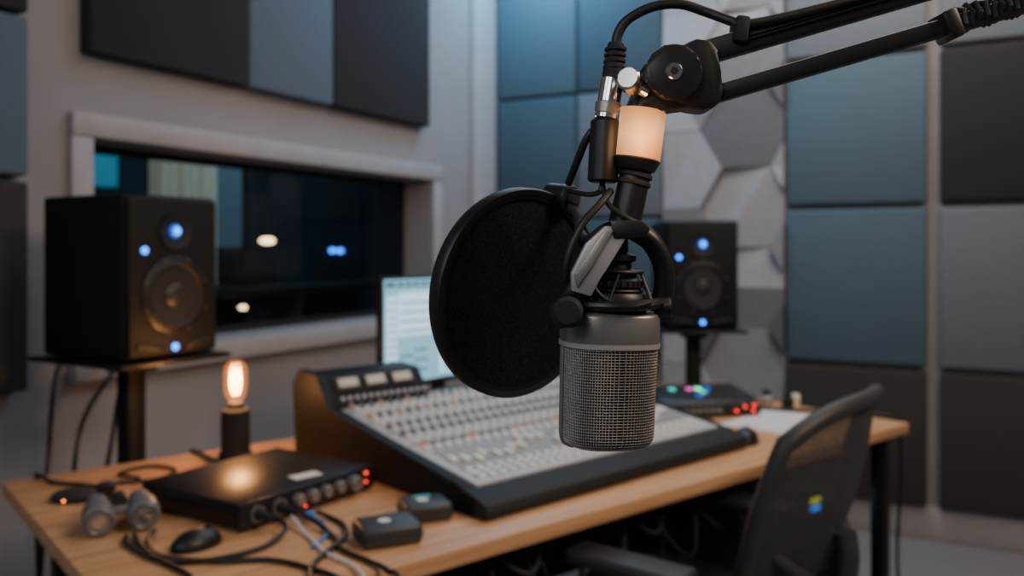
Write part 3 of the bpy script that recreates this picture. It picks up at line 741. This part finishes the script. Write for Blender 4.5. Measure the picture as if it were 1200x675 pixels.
# shaft
cyl(arm,'shaft',P(31,92),P(14,16),.0098,M_black,r2=.0105,bev=.001)
bm=bmesh.new()
for i in range(2): 
    c=P(31,92).lerp(P(14,16),.06+.12*i); d=(P(14,16)-P(31,92)).normalized()
    addcyl(bm,c,c+d*.003,.0112,seg=32,bev=.0005)
fin(bm,'shaft_grooves',M_blackm,arm)
cyl(arm,'lamp_lower_collar',P(29,104),P(27,90),.0165,M_black,r2=.014,bev=.001)
lathe(arm,'lamp_diffuser',[(0,0),(.0145,0),(.0155,.001),(.0155,.031),(.0145,.0325),(0,.0325)],M_amber,P(30,102),P(38,162),48)
cyl(arm,'lamp_upper_collar',P(37,160),P(40,176),.0105,M_black,r2=.009,bev=.001)
point('lamp_glow',P(34,125,-.03),.05,(1,.5,.22),.012)
# knuckle joint
flat('knuckle_front_plate',arc(68,198,32,0,360,36)[:-1],.007,-.018,M_black,.0014); flat('knuckle_rear_plate',arc(68,198,32,0,360,36)[:-1],.006,.016,M_black,.0012)
flat('knuckle_core',arc(66,198,26,0,360,24)[:-1],.030,0,M_blackm,.001)
flat('knuckle_body',[(60,170),(92,160),(112,158),(124,166),(128,182),(124,200),(122,226),(112,238),(96,240),(72,228)],.028,0,M_black,.003)
flat('knuckle_lower_lug',[(26,158),(36,152),(62,158),(92,162),(92,184),(54,184),(34,176)],.024,0,M_black,.0025)
cyl(arm,'knuckle_bolt',P(67,198,-.020),P(67,198,-.0245),.0052,M_chrome,bev=.0006)
cyl(arm,'knuckle_bolt_recess',P(67,198,-.024),P(67,198,-.0250),.0026,M_blackm,seg=6)
cyl(arm,'thumbscrew_stem',P(40,178,-.012),P(22,188,-.014),.0045,M_chrome)
cyl(arm,'thumbscrew_head',P(24,186,-.013),P(14,190,-.026),.0075,M_chrome,bev=.0012,seg=18)
def bar(name,a0,b0,a1,b1,w,o,th,m=M_black):
    d=Vector((a1-a0,b1-b0)).normalized(); n=Vector((-d.y,d.x))*w/2
    flat(name,[(a0+n.x,b0+n.y),(a1+n.x,b1+n.y),(a1-n.x,b1-n.y),(a0-n.x,b0-n.y)],th,o,m,.002)
bar('upper_bar',92,222,860,446,27,0,.014); bar('lower_bar',92,170,860,394,20,0,.014)
bar('upper_bar_groove',150,239,800,428,5,-.0075,.0012,M_blackmetal)
tube(arm,'spring',[P(396+i*1.5,263+i*.4375,0)+Vector((0,.0085*math.cos(i*1.1),.0085*math.sin(i*1.1))) for i in range(200)],.0016,mat('spring_steel',(.06,.06,.06),.4,metal=.6),seg=6,raw=True)
bar('spring_anchor',386,255,402,262,34,0,.022)
flat('elbow_plates',arc(876,425,46,0,360,28)[:-1],.034,0,M_black,.002)
pe=P(876,425); cyl(arm,'support_column',(pe.x,pe.y,.02),(pe.x,pe.y,pe.z),.014,M_blackmetal)
cyl(arm,'floor_base',(pe.x,pe.y,0),(pe.x,pe.y,.025),.16,M_blackmetal,bev=.004)
# xlr connector
cyl(arm,'xlr_boot',P(7,240),P(3,196),.0052,M_blackm,r2=.0072,bev=.0008)
bm=bmesh.new()
for i in range(5):
    c=P(7,240).lerp(P(3,196),.15+.16*i); addcyl(bm,c,c+Vector((0,0,-.0016)),.0072,seg=20)
fin(bm,'xlr_boot_ribs',M_blackm,arm)
cyl(arm,'xlr_shell',P(3,198),P(-5,150),.0075,M_chrome,bev=.0008)
cyl(arm,'xlr_shell_band',P(-2,170),P(-4,156),.0082,M_gun,bev=.0006)
cyl(arm,'xlr_housing',P(-5,150),P(-9,76),.0098,M_black,bev=.0016)
box(arm,'xlr_clip',P(14,152),(.014,.010,.010),M_chrome,bev=.001)
bm=bmesh.new()
addtube(bm,[P(7,238),P(10,252),P(22,268),P(50,282),P(82,285),P(112,276),P(140,262,-.006),P(152,257,-.009),P(200,266,-.008),P(300,292,-.006),P(420,326,-.006),P(600,380,-.006),P(840,452,-.006)],.0032,seg=12)
addtube(bm,[P(-20,138,.004),P(-28,126,.006),P(-38,100,.014),P(-46,78,.024)],.0026,seg=12)
addtube(bm,[P(-9,78),P(-12,66),P(-24,62,-.002),P(-40,66,.008),P(-48,70,.02)],.0018,seg=8)
addtube(bm,[P(0,66,-.004),P(-14,50,-.012),P(-34,28,-.018),P(-50,-4,-.02),P(-54,-34,-.018),P(-44,-62,-.01)],.0024,seg=10)
addtube(bm,[P(-9,78,.004),P(-4,50,-.01),P(14,34,-.02),P(34,24,-.016)],.0018,seg=8)
addtube(bm,[P(-16,-14,-.02),P(-24,-40,-.024),P(-10,-58,-.026),P(16,-66,-.028),P(40,-62,-.024)],.0014,seg=8)
fin(bm,'cables',M_rubber,arm)
bar('cable_clip',147,236,151,266,16,-.004,.020,M_blackm)

# pop filter
nrm=Vector((.64,-.76,-.11)).normalized()
pc=Vector((.0055,.628,1.2165))
pf=group('pop_filter')
def PL(name,prof,m,seg=96): return lathe(pf,name,prof,m,pc,pc+nrm,seg)
PL('hoop',[(.0725,-.005),(.0765,-.006),(.0775,-.004),(.0775,.004),(.0765,.006),(.0725,.005),(.0725,-.005)],M_black)
PL('hoop_inner_lip',[(.0725,.0045),(.0695,.004),(.0695,.002),(.0725,.002)],M_blackmetal)
PL('front_fabric',[(0,.0025),(.035,.0022),(.071,.002)],M_pop); PL('rear_fabric',[(0,-.0025),(.035,-.0022),(.071,-.002)],M_pop)
qa=pc+(Vector((0,0,1))-nrm*nrm.z).normalized()*.0715+Vector((.77,.64,0))*.034
cyl(pf,'hoop_clamp',qa+nrm*.012,qa-nrm*.012,.0105,M_black,bev=.0015)
cyl(pf,'clamp_screw',qa+nrm*.012,qa+nrm*.017,.0045,M_blackm,bev=.0006)
tube(pf,'gooseneck',[qa-nrm*.004,qa+Vector((.010,-.015,-.012)),qa+Vector((.012,-.03,-.026)),P(-22,10,.02),P(-6,22,.008),P(6,26,-.002)],.0034,M_blackm,seg=12)

# ---------------------------------------------------------------- lighting
area('ceiling_softbox',(.9,2.3,2.93),(.7,2.3,0),2.0,19,(1,.90,.83),1.4)
area('cool_wash_back',(.15,4.15,2.9),(.25,4.45,1.6),.6,14,(.28,.66,1),.2)
area('cool_wash_left',(-.1,3.2,2.9),(-.9,3.2,1.6),1.2,6.5,(.5,.68,1),.25)
area('key_warm',(1.6,.2,2.5),(.35,1.4,.9),.7,32,(1,.79,.60),.7)
area('fill_left',(-1.4,-.4,2.2),(.1,.8,1.1),.8,7.5,(.70,.80,1),.8)
area('mic_fill',(-.35,-.35,1.75),(.06,.55,1.18),.35,2.8,(1,.94,.88),.35)  # added lamp out of view, brightens the microphone
area('wall_grazer',(1.9,3.1,2.9),(2.2,4.0,1.2),1.0,8.5,(1,.9,.82),.25)
area('hex_spot',(1.0,3.2,2.85),(1.15,4.1,1.5),.35,8,(.95,.95,1),.35)
area('control_room_light',Vector(WW@Vector((.0,-1.0,2.5))),Vector(WW@Vector((-.4,-2.4,1))),.8,10,(.4,.75,1),.8)
wd=bpy.data.worlds.new('studio_world'); scene.world=wd; wd.use_nodes=True
wd.node_tree.nodes['Background'].inputs[0].default_value=(.44,.48,.58,1); wd.node_tree.nodes['Background'].inputs[1].default_value=.16

# ---------------------------------------------------------------- camera
cam=bpy.data.cameras.new('camera'); co=bpy.data.objects.new('camera',cam); scene.collection.objects.link(co)
co.location=(0,0,1.25); co.rotation_euler=(R(90),0,0); cam.sensor_width=36; cam.lens=30; cam.shift_y=-47.5/1200
cam.clip_start=.02
cam.dof.use_dof=True; cam.dof.focus_distance=.53; cam.dof.aperture_fstop=5.8
scene.camera=co
